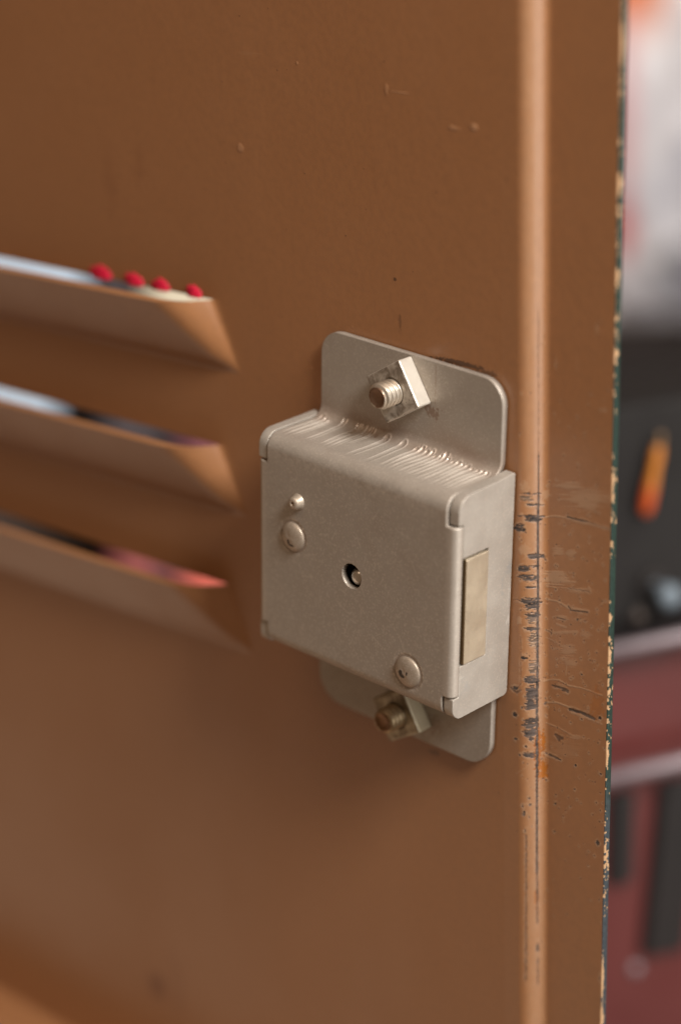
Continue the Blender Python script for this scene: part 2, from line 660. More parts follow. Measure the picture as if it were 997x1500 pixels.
# dark dashes and torn patches on the bend
for a in [(203, 278, 177, 187), (206, 286, 223, 233), (188, 312, 272, 282), (205, 285, 280, 302), (160, 212, 310, 346),
          (216, 292, 436, 458), (222, 272, 486, 495), (173, 224, 488, 516), (180, 268, 524, 556), (200, 262, 577, 588),
          (170, 288, 627, 641), (190, 276, 636, 656), (206, 274, 648, 680), (206, 270, 690, 714), (203, 275, 755, 769),
          (186, 216, 884, 898), (200, 262, 968, 1006), (195, 275, 990, 999), (206, 262, 1020, 1100), (198, 254, 1085, 1130),
          (190, 262, 1160, 1210), (196, 254, 1195, 1250), (186, 252, 1316, 1342)]:
    patch(scrape, *a)
for a in [(225, 268, 770, 850), (222, 264, 905, 960), (212, 260, 700, 740), (192, 240, 190, 212)]:
    patch(scuff_sheen, *a, k=0.9, amt=0.7)
    patch(scrape, *a, k=0.8, amt=0.9)
for u, v, r in [(205, 150, 20), (205, 420, 24), (213, 425, 14), (300, 185, 20), (205, 640, 16), (180, 730, 14), (240, 1150, 26)]:
    patch(scuff_sheen, u - r, u + r, v - r, v + r, k=0.5, n=blot, amt=0.7)
for u, v, r in [(155, 1150, 15), (160, 1260, 11), (160, 1030, 13), (188, 1115, 8), (206, 1290, 10), (178, 1332, 6), (75, 1452, 12),
                (232, 1255, 16), (300, 1445, 6), (435, 1362, 9), (543, 1136, 12), (316, 133, 4), (440, 712, 6), (460, 952, 5),
                (343, 588, 6), (340, 965, 4), (548, 1385, 5), (460, 1150, 5), (285, 1440, 6)]:
    r *= 0.72
    patch(scrape, u - r, u + r, v - r * .9, v + r * .9, n=blot, amt=0.7)
    patch(scuff_sheen, u - r * 1.5, u + r * 1.5, v - r * 1.5, v + r * 1.5, k=0.5, n=blot, amt=0.4)
# chips lower down beside the bend
for px, py, rx, ry in [(112, 400, 9, 5), (116, 434, 7, 5), (84, 480, 7, 14), (112, 498, 5, 6), (123, 547, 5, 4), (78, 440, 4, 12),
                       (90, 570, 4, 8), (248, 423, 7, 5), (462, 590, 8, 12), (416, 718, 3, 3), (244, 568, 6, 3), (346, 335, 4, 4)]:
    u = 3 * (40 + px / 3.333)
    v = 3 * (390 + py / 3.333)
    patch(scrape, u - rx * .9, u + rx * .9, v - ry * .9, v + ry * .9, n=blot, amt=0.5)
    patch(scuff_sheen, u - rx * 1.3, u + rx * 1.3, v - ry * 1.3, v + ry * 1.3, k=0.5, n=blot, amt=0.4)
# pale scuffs and curved scratches on the flat strip
sm = vnoise(U / 60, Vv / 3.2, 8) * 0.7 + vnoise(U / 20, Vv / 2.4, 9) * 0.3
for a, k in [((345, 450, 132, 166), .45), ((395, 565, 160, 236), .45), ((465, 520, 234, 246), .35), ((330, 380, 405, 440), .4),
             ((390, 430, 415, 452), .4), ((292, 400, 505, 570), .5), ((390, 500, 575, 596), .4), ((345, 395, 700, 726), .4),
             ((370, 430, 830, 870), .35), ((380, 440, 890, 920), .35), ((360, 400, 880, 900), .35), ((455, 500, 768, 790), .3),
             ((330, 450, 1260, 1330), .15), ((410, 460, 1222, 1240), .35)]:
    patch(scuff_sheen, *a, k=k * 1.3, n=sm, amt=0.9, soft=0.3)
for pts, wd, k in [([(300, 280), (340, 274), (390, 280)], 3, .7), ([(395, 280), (480, 298), (575, 322)], 5, .6),
                   ([(300, 631), (350, 640), (400, 664)], 4, .7), ([(400, 664), (490, 676)], 6, .6), ([(490, 570), (498, 590)], 4, .6),
                   ([(400, 582), (495, 590)], 3, .6), ([(300, 522), (370, 545), (430, 552)], 3, .6), ([(300, 545), (360, 560)], 3, .6),
                   ([(300, 575), (345, 582)], 3, .6), ([(350, 738), (390, 750)], 4, .5), ([(330, 778), (440, 766)], 6, .45),
                   ([(300, 768), (330, 776)], 5, .5), ([(290, 995), (330, 985), (360, 985), (400, 1005), (470, 1012), (550, 1034)], 3, .7),
                   ([(295, 1092), (350, 1086), (405, 1102), (420, 1116)], 4, .8), ([(415, 1125), (470, 1138), (550, 1160)], 5, .6),
                   ([(300, 1183), (360, 1200), (430, 1232)], 3, .6), ([(290, 1318), (370, 1348)], 4.5, .6),
                   ([(300, 800), (420, 850)], 2.5, .4), ([(395, 900), (390, 960)], 2.5, .4), ([(160, 1420), (210, 1385)], 2, .4)]:
    line(scuff_sheen, pts, wd, k, amt=0.5)
for pts, wd, k in [([(395, 277), (440, 288), (480, 294)], 3.5, .85), ([(480, 296), (575, 322)], 1.8, .6), ([(410, 675), (485, 678)], 3, .85),
                   ([(400, 580), (495, 590)], 1.6, .6), ([(330, 1012), (370, 1020), (398, 1034)], 5, .8), ([(376, 1026), (398, 1030)], 8, .8),
                   ([(408, 1112), (460, 1120), (515, 1142)], 6.5, .9), ([(296, 1098), (298, 1092)], 6, .8), ([(350, 712), (388, 718)], 3, .6),
                   ([(345, 1235), (372, 1246)], 7, .7), ([(352, 1240), (360, 1258)], 6, .7), ([(298, 1322), (366, 1345)], 4, .9),
                   ([(285, 445), (298, 464)], 3.5, .7), ([(185, 800), (184, 1010), (150, 1045)], 2.0, .5), ([(140, 1030), (165, 1050), (182, 1038)], 5, .6),
                   ([(300, 768), (325, 778)], 3, .5), ([(400, 660), (410, 672)], 3, .7)]:
    line(scrape, pts, wd, k, amt=0.5)
# rust
patch(rust, 246, 276, 1180, 1440, 1.0, blot, 0.75)
patch(rust, 276, 296, 1215, 1320, 0.95, blot, 0.8)
patch(rust, 270, 306, 1350, 1440, 0.95, blot, 0.7)
patch(rust, 244, 262, 1960, 2060, 0.7, blot, 0.9)
patch(rust, 500, 556, 1010, 1140, 0.5, blot, 0.9)
# pin-point specks scattered thicker near the lock
for _ in range(420):
    v = float(np.clip(rng.normal(850, 600), -500, 2400))
    u = float(rng.uniform(180, 565))
    r = float(rng.uniform(1.6, 3.8))
    sel = (np.abs(U - u) < r * 2.2) & (np.abs(Vv - v) < r * 2.2)
    dd = np.hypot(U[sel] - u, (Vv[sel] - v))
    scrape[sel] = np.maximum(scrape[sel], sstep(r * 1.2, r * 0.5, dd) * 0.75)
halo = scrape.copy()
for _ in range(3):
    halo = np.maximum.reduce([halo, np.roll(halo, 1, 0), np.roll(halo, -1, 0), np.roll(halo, 1, 1), np.roll(halo, -1, 1)])
scuff_sheen = np.maximum(scuff_sheen, halo * 0.55 * sstep(0.3, 0.7, vnoise(U / 12, Vv / 9, 27)))
scuff_sheen = np.maximum(scuff_sheen, 0.34 * sstep(185, 225, U) * sstep(305, 280, U) * (0.6 + 0.4 * vnoise(U / 16, Vv / 30, 61)))  # even paler band: sheen along the step painted into the colour
hair = vnoise(U / 40, Vv / 1.6, 21) * 0.6 + vnoise(U / 14, Vv / 1.1, 22) * 0.4
onb = (U > 175) & (U < 310)
scrape = np.where(onb, scrape * sstep(0.26, 0.52, hair + 0.30 * (scrape > 0.95) * blot), scrape)
scrape = np.maximum(scrape, rubline)
me = np_mesh("edge_strip", np.stack([PX, PY, PZ], -1).reshape(-1, 3), grid_faces(nZ, nP))
add_attr(me, "scrape", scrape.ravel())
add_attr(me, "scuff_sheen", scuff_sheen.ravel())
add_attr(me, "rust", rust.ravel())
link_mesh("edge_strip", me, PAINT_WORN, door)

# cut edge of the sheet with chipped green paint (0.1 mm round-over), and the outer face of the strip
T_EDGE = 1.4
ex = np.array([0, .10, .16, .18, .18, .18, .18, .18, .18, .18, .18, .16, .1, 0.0]) - 0.0
ey = np.array([0, .03, .09, .18, .35, .5, .65, .8, .95, 1.1, 1.2, 1.3, 1.36, T_EDGE])
ze = np.concatenate([np.arange(Z0, -95, 0.6), np.arange(-95, Z1, 0.13)])
EZ, EI = np.meshgrid(ze, np.arange(len(ex)), indexing='ij')
EX = 38.2 + (EZ + 20) / 100 * 0.85 + ex[EI] + 0.05 * (vnoise(EZ / 3, EZ * 0 + 1, 6) - 0.5)
EY = STEP + ey[EI]
cn = vnoise(EZ / 0.8, EY / 0.5 + 5, 11) * 0.5 + vnoise(EZ / 0.28, EY / 0.22, 12) * 0.5
big = vnoise(EZ / 9.0, EZ * 0 + 3, 13)
upper = sstep(20, 75, EZ)
near = sstep(0.75, 0.0, EY - STEP)
chip = sstep(0.80, 0.86, cn + 0.22 * near + 0.34 * (big - 0.5) + 0.13 * upper)
for z, wz, yy in [(40, 1.0, 1.2), (86, 4, .6), (66, 1.6, 1.0), (52, 1.3, .9), (-27.0, 2.2, .8), (-68, 5, .6), (-76, 3, .9), (20, 1.4, .7), (-9, 1.0, .9), (-3, 1.0, .9)]:
    q = np.abs((EZ - z) / wz) + np.abs((EY - STEP - 0.15) / (yy * 0.6)) * 0.8 + (cn - 0.5) * 1.1
    chip = np.maximum(chip, sstep(1.0, 0.85, q))
bluing = sstep(-28, -42, EZ + 6 * (cn - 0.5))
rustspot = np.exp(-((EZ - 1.0) / 2.5) ** 2)
me = np_mesh("painted_edge", np.stack([EX, EY, EZ], -1).reshape(-1, 3), grid_faces(len(ze), len(ex))[:, ::-1])
add_attr(me, "chip", chip.ravel())
add_attr(me, "bluing", bluing.ravel())
o = link_mesh("painted_edge", me, EDGE, door)
o["label"] = "thin sheet edge in dark green paint chipped to cream"
back = fillet([(XSEAM, 1.0, 0), (23.6, 1.0, 1.5), (25.3, STEP + T_EDGE, 1.0), (38.2, STEP + T_EDGE, 0)])
zz = np.array([Z0, -20, Z1])
BZ, BI = np.meshgrid(zz, np.arange(len(back)), indexing='ij')
bk = np.array(back)
BX = bk[BI][..., 0] + sstep(28, 38.2, bk[BI][..., 0]) * (BZ + 20) / 100 * 0.85
me = np_mesh("outer_face", np.stack([BX, bk[BI][..., 1], BZ], -1).reshape(-1, 3), grid_faces(len(zz), len(back))[:, ::-1])
link_mesh("outer_face", me, green, door)

# ------------------------------------------------------------------ the lock
TH = 0.0512
lock = empty("locker_lock", (0, 0, 0), (0, TH, 0))
tag(lock, "silver tan box lock with flanges bolted to the brown locker door", "lock")
W2, D, H2, T = 21.53, 14.27, 19.0, 1.5
MH = 19.35            # half width of the bent sheet
FT, FB = 34.3, -33.6  # flange ends
prof = fillet([(-T, FT, 0), (-T, H2, 2.2), (-D, H2, 2.5), (-D, -H2, 2.4), (-T, -H2, 1.8), (-T, FB, 0)])
pp, ss = resample(prof, 0.17)
# normals of the profile (pointing outwards, to the viewer)
tg = np.gradient(pp, axis=0)
tg /= np.linalg.norm(tg, axis=1)[:, None]
nrmv = np.stack([tg[:, 1], -tg[:, 0]], -1)
uu = np.linspace(-1, 1, 380)
nr = len(pp)


def half_width(z, y):
    hw = MH
    for end, r in ((FT, 4.2), (FB, 5.0)):
        dz = abs(end - z)
        if y > -2.0 and dz < r:
            hw = MH - (r - math.sqrt(max(0, r * r - (r - dz) ** 2)))
    return hw


HWa = np.array([half_width(z, y) for y, z in pp])
CX = HWa[:, None] * uu[None, :]
CY = np.tile(pp[:, 0][:, None], (1, len(uu)))
CZ = np.tile(pp[:, 1][:, None], (1, len(uu)))
# drawn-metal ridges across the top
disp = np.zeros_like(CX)
rub = np.zeros_like(CX)
grime = np.zeros_like(CX)
top = (CZ > 14) & (CZ < H2 + 1.0) & (CY < -1.5)
yp = CY
streaks = [(-18.0, -2.2, -12.5, .55), (-17.0, -2.5, -12.6, .5), (-16.0, -2.9, -12.0, .35), (-13.3, -1.6, -12.1, .42), (-10.3, -1.6, -12, .3), (-9.2, -1.5, -12, .38),
           (-8.2, -1.4, -11.5, .35), (-7.0, -1.6, -9, .25), (-3.6, -2.0, -12.3, .62), (0.1, -2.0, -12.2, .62), (3.0, -2.4, -12, .5), (3.9, -1.9, -10, .4),
           (5.0, -2.2, -11.9, .45), (6.0, -2.0, -9.5, .35), (7.1, -2.7, -12, .5), (8.0, -2.2, -8, .4), (8.9, -1.6, -12.2, .5), (9.7, -2.3, -10.5, .4), (11.0, -2.6, -12.2, .45),
           (12.0, -2.3, -12.3, .5), (12.9, -2.5, -9.5, .35), (13.9, -2.4, -12.3, .5), (14.9, -2.7, -11, .4), (16.0, -2.6, -12.4, .45), (16.9, -2.4, -12.3, .5), (17.7, -2.5, -12.4, .45)]
for x0, yb, yf, wd in streaks:
    bend = 0.25 * np.sin((yp + x0) * 0.5) * 0.5 - 0.05 * (yp - yb) * 0.25
    dx = CX - x0 - bend
    # round head at the back
    hy = np.maximum(0, yp - (yb - wd))
    r = np.hypot(dx, hy * 0.9)
    ring = np.exp(-((r - wd) / 0.13) ** 2)
    gro = np.exp(-(r / (wd * 0.7)) ** 2)
    f = sstep(yf - 0.4, yf + 2.8, yp) * sstep(yb + 1.2, yb + 0.5, yp) * top
    fr = f * (0.55 + 0.45 * sstep(yf + 2, yb - 2, yp))
    disp += fr * (0.13 * ring - 0.14 * gro)
    rub = np.maximum(rub, f * (0.85 * ring + 0.2))
# broad polished zone on the right half of the top
rub = np.maximum(rub, top * 0.35 * sstep(-14, 8, CX) * sstep(-13.5, -10, yp) * sstep(-2, -4, yp))
rub = np.maximum(rub, 0.25 * top * sstep(-12, -11, yp) * vnoise(CX / .25, yp / 6, 31))
grime = np.maximum(grime, ((CZ > 17) & (CY > -5)) * sstep(-5, -2.4, yp) * sstep(26, 20, CZ) * (0.35 + 0.65 * vnoise(CX / 3, CZ / 1.6, 33)) * 0.8)
grime = np.maximum(grime, ((CZ > 17) & (CZ < 21) & (CY > -4)) * sstep(0.62, 0.8, vnoise(CX / 0.7, CY / .8 + CZ / .8, 34)) * sstep(-10, -8, CX) * sstep(-3, -5, CX) * 0.9)
# dark smudges under the nuts
for cx, cz, rx, rz, k in [(5.0, 26.0, 1.6, .9, 1.0), (5.9, 25.2, .3, .8, .9), (-3, 23.4, 1.2, .8, .6), (-4.6, 26.4, .5, .6, .6), (5.6, 31, .14, 3.2, .55), (7.2, -29.6, 1.5, 1.6, .6)]:
    q = np.hypot((CX - cx) / rx, (CZ - cz) / rz) + (vnoise(CX / .35, CZ / .35, 36) - .5) * 1.4
    grime = np.maximum(grime, (CY > -2) * sstep(1.1, 0.7, q) * k)
# small scratches on the front
for _ in range(40):
    x, z = rng.uniform(-18, 18), rng.uniform(-16, 16)
    a, L = rng.uniform(0, math.pi), rng.uniform(.3, 1.6)
    du, dv = CX - x, CZ - z
    t = np.clip(du * math.cos(a) + dv * math.sin(a), -L, L)
    dd = np.hypot(du - t * math.cos(a), dv - t * math.sin(a))
    rub = np.maximum(rub, (CY < -D + .5) * np.exp(-(dd / .09) ** 2) * 0.4)
# rivet surrounds on the front face: slight raised and grimy rings
RIV = [(-13.4, 2.55, 2.55), (12.25, -13.3, 2.65)]
for rx, rz, rr in RIV:
    r = np.hypot(CX - rx, CZ - rz)
    fr = (CY < -D + 0.3)
    grime = np.maximum(grime, fr * np.exp(-((r - rr - .15) / .22) ** 2) * 0.55)
    rub = np.maximum(rub, fr * sstep(.55, .75, vnoise(CX / .3, CZ / .3, 41)) * np.exp(-((r - rr - .5) / .25) ** 2) * 0.9)
    disp += fr * (-0.10) * np.exp(-((r - rr - .2) / .2) ** 2)
# rubbed corners of the bends
edgef = np.exp(-((ss - ss[np.argmin(np.abs(pp[:, 0] + D) + np.abs(pp[:, 1] - (H2 - 2.6)))]) / 1.4) ** 2)
rub = np.maximum(rub, edgef[:, None] * 0.5 * vnoise(CX / .5, CZ / .35, 44))
CYd = CY + disp * nrmv[:, 0][:, None]
CZd = CZ + disp * nrmv[:, 1][:, None]
Vc = np.stack([CX, CYd, CZd], -1).reshape(-1, 3)
Fc = grid_faces(nr, len(uu))
# round hole in the front
HX, HZ, HR = -0.25, -0.45, 2.15
flat = np.abs(Vc[:, 1] + D) < 0.4
rad = np.hypot(Vc[:, 0] - HX, Vc[:, 2] - HZ)
inside = flat & (rad < HR)
Fc = Fc[~inside[Fc].all(axis=1)]
sel = inside & (rad > 0.3)
Vc[sel, 0] = HX + (Vc[sel, 0] - HX) / rad[sel] * HR
Vc[sel, 2] = HZ + (Vc[sel, 2] - HZ) / rad[sel] * HR
rim = flat & (rad >= HR - .01) & (rad < HR + .45)
# side returns of the front panel, folded back between the corner notches
rows = np.where((pp[:, 0] < -D + 1e-3) & (pp[:, 1] < 14.2) & (pp[:, 1] > -15.0))[0]
RB = 1.1
ret = [(MH + 0.0, -D)]
arc = [(W2 - RB + RB * math.sin(a), -D + RB - RB * math.cos(a)) for a in np.linspace(0, math.pi / 2, 8)]
ret = arc + [(W2, -D + 1.35), (W2, -D + 1.62)]
attr_rub, attr_grime = rub.ravel(), grime.ravel()
extraV, extraF, ex_r = [], [], []
base = len(Vc)
for sgn in (1, -1):
    col = len(uu) - 1 if sgn > 0 else 0
    start = base + len(extraV)
    n = len(ret)
    for r in rows:
        z = pp[r, 1]
        for (x, y) in ret:
            extraV.append((sgn * x, y, z))
            ex_r.append(0.4 if y < -D + 1.0 else 0.55)
    for i in range(len(rows)):
        a = rows[i] * len(uu) + col
        s0 = start + i * n
        if i + 1 < len(rows):
            b = rows[i + 1] * len(uu) + col
            s1_ = s0 + n
            q = (a, s0, s1_, b)
            extraF.append(q if sgn > 0 else q[::-1])
            for j in range(n - 1):
                q = (s0 + j, s0 + j + 1, s1_ + j + 1, s1_ + j)
                extraF.append(q if sgn > 0 else q[::-1])
Vc = np.concatenate([Vc, np.array(extraV)])
Fc = np.concatenate([Fc, np.array(extraF)])
me = np_mesh("case", Vc, Fc)
add_attr(me, "rub", np.concatenate([attr_rub, np.array(ex_r)]))
add_attr(me, "grime", np.concatenate([attr_grime, np.zeros(len(ex_r))]))
drop_loose(me)
case = link_mesh("case", me, CASE, lock)
# make sure normals look outwards (front face must point to -y)
mid = [p for p in me.polygons if abs(p.center.y + D * MM) < 1e-5]
if mid and mid[0].normal.y > 0:
    me.flip_normals()
thicken(case, 1.15, -1.0, split=False)


def extrude_outline(name, pts, x0, x1, mat, parent, bev=0.22):
    """outline in (y, z); solid between x0 and x1"""
    bm = bmesh.new()
    vs = [bm.verts.new((x0, y, z)) for y, z in pts]
    f = bm.faces.new(vs)
    r = bmesh.ops.extrude_face_region(bm, geom=[f])
    for v in r["geom"]:
        if isinstance(v, bmesh.types.BMVert):
            v.co.x = x1
    bmesh.ops.recalc_face_normals(bm, faces=bm.faces)
    me = bm_mesh(name, bm)
    o = link_mesh(name, me, mat, parent, smooth=False)
    if bev:
        b = o.modifiers.new("bevel", 'BEVEL')
        b.width = bev * MM
        b.segments = 3
        b.limit_method = 'ANGLE'
        b.angle_limit = math.radians(40)
        me.polygons.foreach_set("use_smooth", [True] * len(me.polygons))
        wn = o.modifiers.new("normals", 'WEIGHTED_NORMAL')
        wn.keep_sharp = True
    return o


def closed_fillet(pts):
    n = len(pts)
    ext = [pts[-1]] + list(pts) + [pts[0]]
    out = []
    for i in range(1, n + 1):
        seg = fillet([ext[i - 1], ext[i], ext[i + 1]])
        out += seg[1:-1] if (len(ext[i]) > 2 and ext[i][2] > 0) else [(ext[i][0], ext[i][1])]
    return out


NY = -D + 1.75
outline_r = closed_fillet([(-0.35, H2 + 0.75, .3), (-4.2, H2 + 0.45, .6), (-D + .55, H2 + .1, 2.7), (-D + .55, 14.45, .25), (NY, 14.45, 0), (NY, 8.75, 0), (-6.3, 8.75, .15),
                           (-6.3, -9.85, .15), (NY, -9.85, 0), (NY, -15.25, 0), (-D + .35, -15.25, .25), (-D + .35, -H2 - .2, 2.2), (-0.3, -H2 - .1, .9)])
extrude_outline("side_plate", outline_r, W2 - 1.9, W2, PLATE, lock, 0.16)
outline_l = closed_fillet([(-0.35, H2 + .3, .6), (-D + .2, H2 + .1, 2.6), (-D + .2, 14.45, .3), (NY, 14.45, 0), (NY, -15.25, 0), (-D + .35, -15.25, .25), (-D + .35, -H2 - .2, 1.6), (-0.3, -H2 - .1, .9)])
extrude_outline("side_plate", outline_l, -W2 + 1.9, -W2, PLATE, lock, 0.18)
# latch bolt: flush yellowed bar in its window
lb = closed_fillet([(-6.48, 8.45, .25), (-11.95, 8.45, .25), (-11.95, -9.72, .25), (-6.48, -9.72, .25)])
extrude_outline("latch_bolt", lb, W2 - 6, W2 + .26, BOLT, lock, 0.22)


def lathe(name, prof, mat, parent, loc, n=40, wob=0.0):
    """prof: list of (radius, height); axis -y (towards the viewer)"""
    bm = bmesh.new()
    rings = []
    for r, h in prof:
        if r < 1e-4:
            rings.append([bm.verts.new((0, -h, 0))])
        else:
            rings.append([bm.verts.new((r * math.cos(2 * math.pi * i / n), -h + wob * math.sin(3 * 2 * math.pi * i / n + r), r * math.sin(2 * math.pi * i / n))) for i in range(n)])
    for a, b in zip(rings[:-1], rings[1:]):
        for i in range(n):
            j = (i + 1) % n
            if len(a) == 1 and len(b) == 1:
                continue
            if len(b) == 1:
                bm.faces.new((a[i], a[j], b[0]))
            elif len(a) == 1:
                bm.faces.new((a[0], b[j], b[i]))
            else:
                bm.faces.new((a[i], a[j], b[j], b[i]))
    bmesh.ops.recalc_face_normals(bm, faces=bm.faces)
    return link_mesh(name, bm_mesh(name, bm), mat, parent, True, loc)


def dome(R, h, lift=0.0, n=12, pit=None):
    pts = [(R * 1.0, -0.35)]
    for i in range(n + 1):
        a = i / n * math.pi / 2
        pts.append((R * math.cos(a) ** 0.9 if i < n else 0, lift + h * math.sin(a)))
    if pit:
        pr_, pd = pit
        out = []
        for r, z in pts:
            out.append((r, z if r > pr_ else z - pd * (1 - (r / pr_) ** 2)))
        pts = out
    return pts


def rivet_material(stains):
    m = silver("rivet_paint", rgb(158, 143, 127), rgb(172, 157, 141), 0.45, 0.34, 0.46, 0.7)
    prev = m.p.inputs["Base Color"].links[0].from_socket
    s = None
    for c, r in stains:
        k = m.spot(c, r, 0.55, 0.3, 1600)
        s = k if s is None else m.math('MAXIMUM', s, k)
    m.link(m.mix(m.math('MULTIPLY', s, 0.9), prev, rgb(40, 34, 30)), m.p.inputs["Base Color"])
    return m


lathe("rivet", dome(2.5, 0.85, n=16), rivet_material([((-.35, -1, -.95), (.3, 3, .5)), ((.2, -1, -1.3), (.6, 3, .22)), ((-2.2, 0, .6), (.3, 3, .4))]), lock, (-13.4, -D, 2.55), wob=0.03)
lathe("rivet", dome(2.6, 0.8, n=16), rivet_material([((-.9, -1, -.3), (.45, 3, .6)), ((-.5, -1, -.75), (.5, 3, .3)), ((.4, -1, .1), (.18, 3, .3))]), lock, (12.25, -D, -13.3), wob=0.03)
lathe("rivet", [(1.5, -.3), (1.45, .05), (1.2, .35), (1.15, .8), (1.0, 1.12), (.78, 1.3), (.5, 1.36), (.34, 1.3), (.28, .95), (0, .9)], RIVET, lock, (-12.35, -D, 9.05))
# bright pin seen inside the round hole
pin = lathe("lock_pin", [(1.7, -6), (1.7, -.9), (1.6, -.4), (1.35, .05), (1.0, .4), (.5, .62), (0, .7)], CHROME, lock, (HX + .05, -D + 1.2, HZ - .7), 36)
pin.rotation_euler = (math.radians(12), 0, math.radians(-14))


# square nuts, each with its threaded stud
def square_nut(center, ang, side, th, mat, bmat, stud, lab):
    bm = bmesh.new()
    n = 28
    hs = side / 2
    rh = 2.25
    outer = []
    # front and back rings with a hole
    for y in (0.0, -th):
        ring = []
        for i in range(n):
            a = 2 * math.pi * i / n + math.pi / 4
            c, s = math.cos(a), math.sin(a)
            k = hs / max(abs(c), abs(s))
            ring.append(bm.verts.new((k * c, y, k * s)))
        hole = [bm.verts.new((rh * math.cos(2 * math.pi * i / n + math.pi / 4), y, rh * math.sin(2 * math.pi * i / n + math.pi / 4))) for i in range(n)]
        outer.append((ring, hole))
    (r0, h0), (r1, h1) = outer
    for i in range(n):
        j = (i + 1) % n
        bm.faces.new((r0[i], r0[j], r1[j], r1[i]))
        bm.faces.new((h0[i], h0[j], h1[j], h1[i]))
        bm.faces.new((r0[i], r0[j], h0[j], h0[i]))
        bm.faces.new((r1[i], r1[j], h1[j], h1[i]))
    bmesh.ops.recalc_face_normals(bm, faces=bm.faces)
    o = link_mesh("square_nut", bm_mesh("square_nut", bm), mat, lock, False, (center[0], -T - .02, center[1]), (0, ang, 0))
    b = o.modifiers.new("bevel", 'BEVEL')
    b.width = 0.28 * MM
    b.segments = 2
    b.limit_method = 'ANGLE'
    b.angle_limit = math.radians(50)
    o["label"] = lab
    # stud with helical thread
    pitch, R, dep, L = 0.95, 2.2, 0.34, stud
    na, nh = 40, int((L + 1.0) / 0.1)
    rows_ = []
    for k in range(nh + 1):
        h = -1.0 + (L + 1.0) * k / nh
        row = []
        for i in range(na):
            a = 2 * math.pi * i / na
            ph = (h / pitch - i / na) % 1.0
            tri = abs(ph - 0.5) * 2
            r = R - dep * (1 - sstep(0.12, 0.75, np.array(tri)).item())
            r -= 0.34 * float(sstep(L - 0.55, L, np.array(h)))
            row.append((r * math.cos(a), -h, r * math.sin(a)))
        rows_.append(row)
    V_ = [p for row in rows_ for p in row]
    F_ = []
    for k in range(nh):
        for i in range(na):
            j = (i + 1) % na
            F_.append((k * na + i, k * na + j, (k + 1) * na + j, (k + 1) * na + i))
    # end cap, slightly hollow
    prev = [nh * na + i for i in range(na)]
    for fr, dz in ((0.80, 0.02), (0.72, -.12), (0.35, -.18)):
        st = len(V_)
        for i in range(na):
            x, y, z = rows_[-1][i]
            V_.append((x * fr, y - dz, z * fr))
        for i in range(na):
            j = (i + 1) % na
            F_.append((prev[i], prev[j], st + j, st + i))
        prev = [st + i for i in range(na)]
    cidx = len(V_)
    V_.append((0, -L + .2, 0))
    me = bpy.data.meshes.new("stud")
    me.from_pydata([tuple(c * MM for c in v) for v in V_], [], F_ + [(prev[i], prev[(i + 1) % na], cidx) for i in range(na)])
    bm = bmesh.new()
    bm.from_mesh(me)
    bmesh.ops.recalc_face_normals(bm, faces=bm.faces)
    bm.to_mesh(me)
    bm.free()
    sob = link_mesh("stud", me, bmat, o, True)
    sob.location = (0, -th * MM, 0)
    return o, sob


def stud_material(name, c0, c1, end):
    m = silver(name, c0, c1, 0.85, 0.30, 0.42, 0.5)
    prev = m.p.inputs["Base Color"].links[0].from_socket
    s = m.spot((0, -end, 0), (1.75, .45, 1.75), 0.2, 0.12, 900)
    m.link(m.mix(m.math('MULTIPLY', s, 0.85), prev, rgb(120, 84, 58)), m.p.inputs["Base Color"])
    return m




def nut_material(name, c0, c1, metal, front_c):
    m = silver(name, c0, c1, metal, 0.30, 0.44, 0.6)
    prev = m.p.inputs["Base Color"].links[0].from_socket
    sx = m.n.new("ShaderNodeSeparateXYZ")
    m.link(m.tc.outputs["Object"], sx.inputs[0])
    face = m.ramp(sx.outputs["Y"], -0.00300, -0.00314)
    st = m.ramp(m.noise(420, 5, 0.65, None, 0.6), 0.36, 0.66, 0.25, 1.0)
    m.link(m.mix(m.math('MULTIPLY', m.math('MULTIPLY', face, st), 0.85), prev, front_c), m.p.inputs["Base Color"])  # front face darker than the sides, in uneven patches
    return m


nut_dark = nut_material("nut_face_dark", rgb(204, 196, 184), rgb(222, 214, 202), 0.45, rgb(98, 80, 62))
nut_dull = nut_material("nut_face_dull", rgb(188, 176, 148), rgb(206, 194, 166), 0.4, rgb(104, 84, 64))
square_nut((-.75, 28.55), math.radians(-33), 8.2, 3.2, nut_dark, stud_material("stud_steel", rgb(190, 178, 162), rgb(214, 204, 190), 3.5), 3.5,
           "bright square nut on the upper flange")
square_nut((1.35, -28.9), math.radians(-32), 7.9, 3.2, nut_dull, stud_material("stud_steel_dull", rgb(156, 136, 106), rgb(176, 158, 128), 3.2), 3.3,
           "dull yellowed square nut on the lower flange")

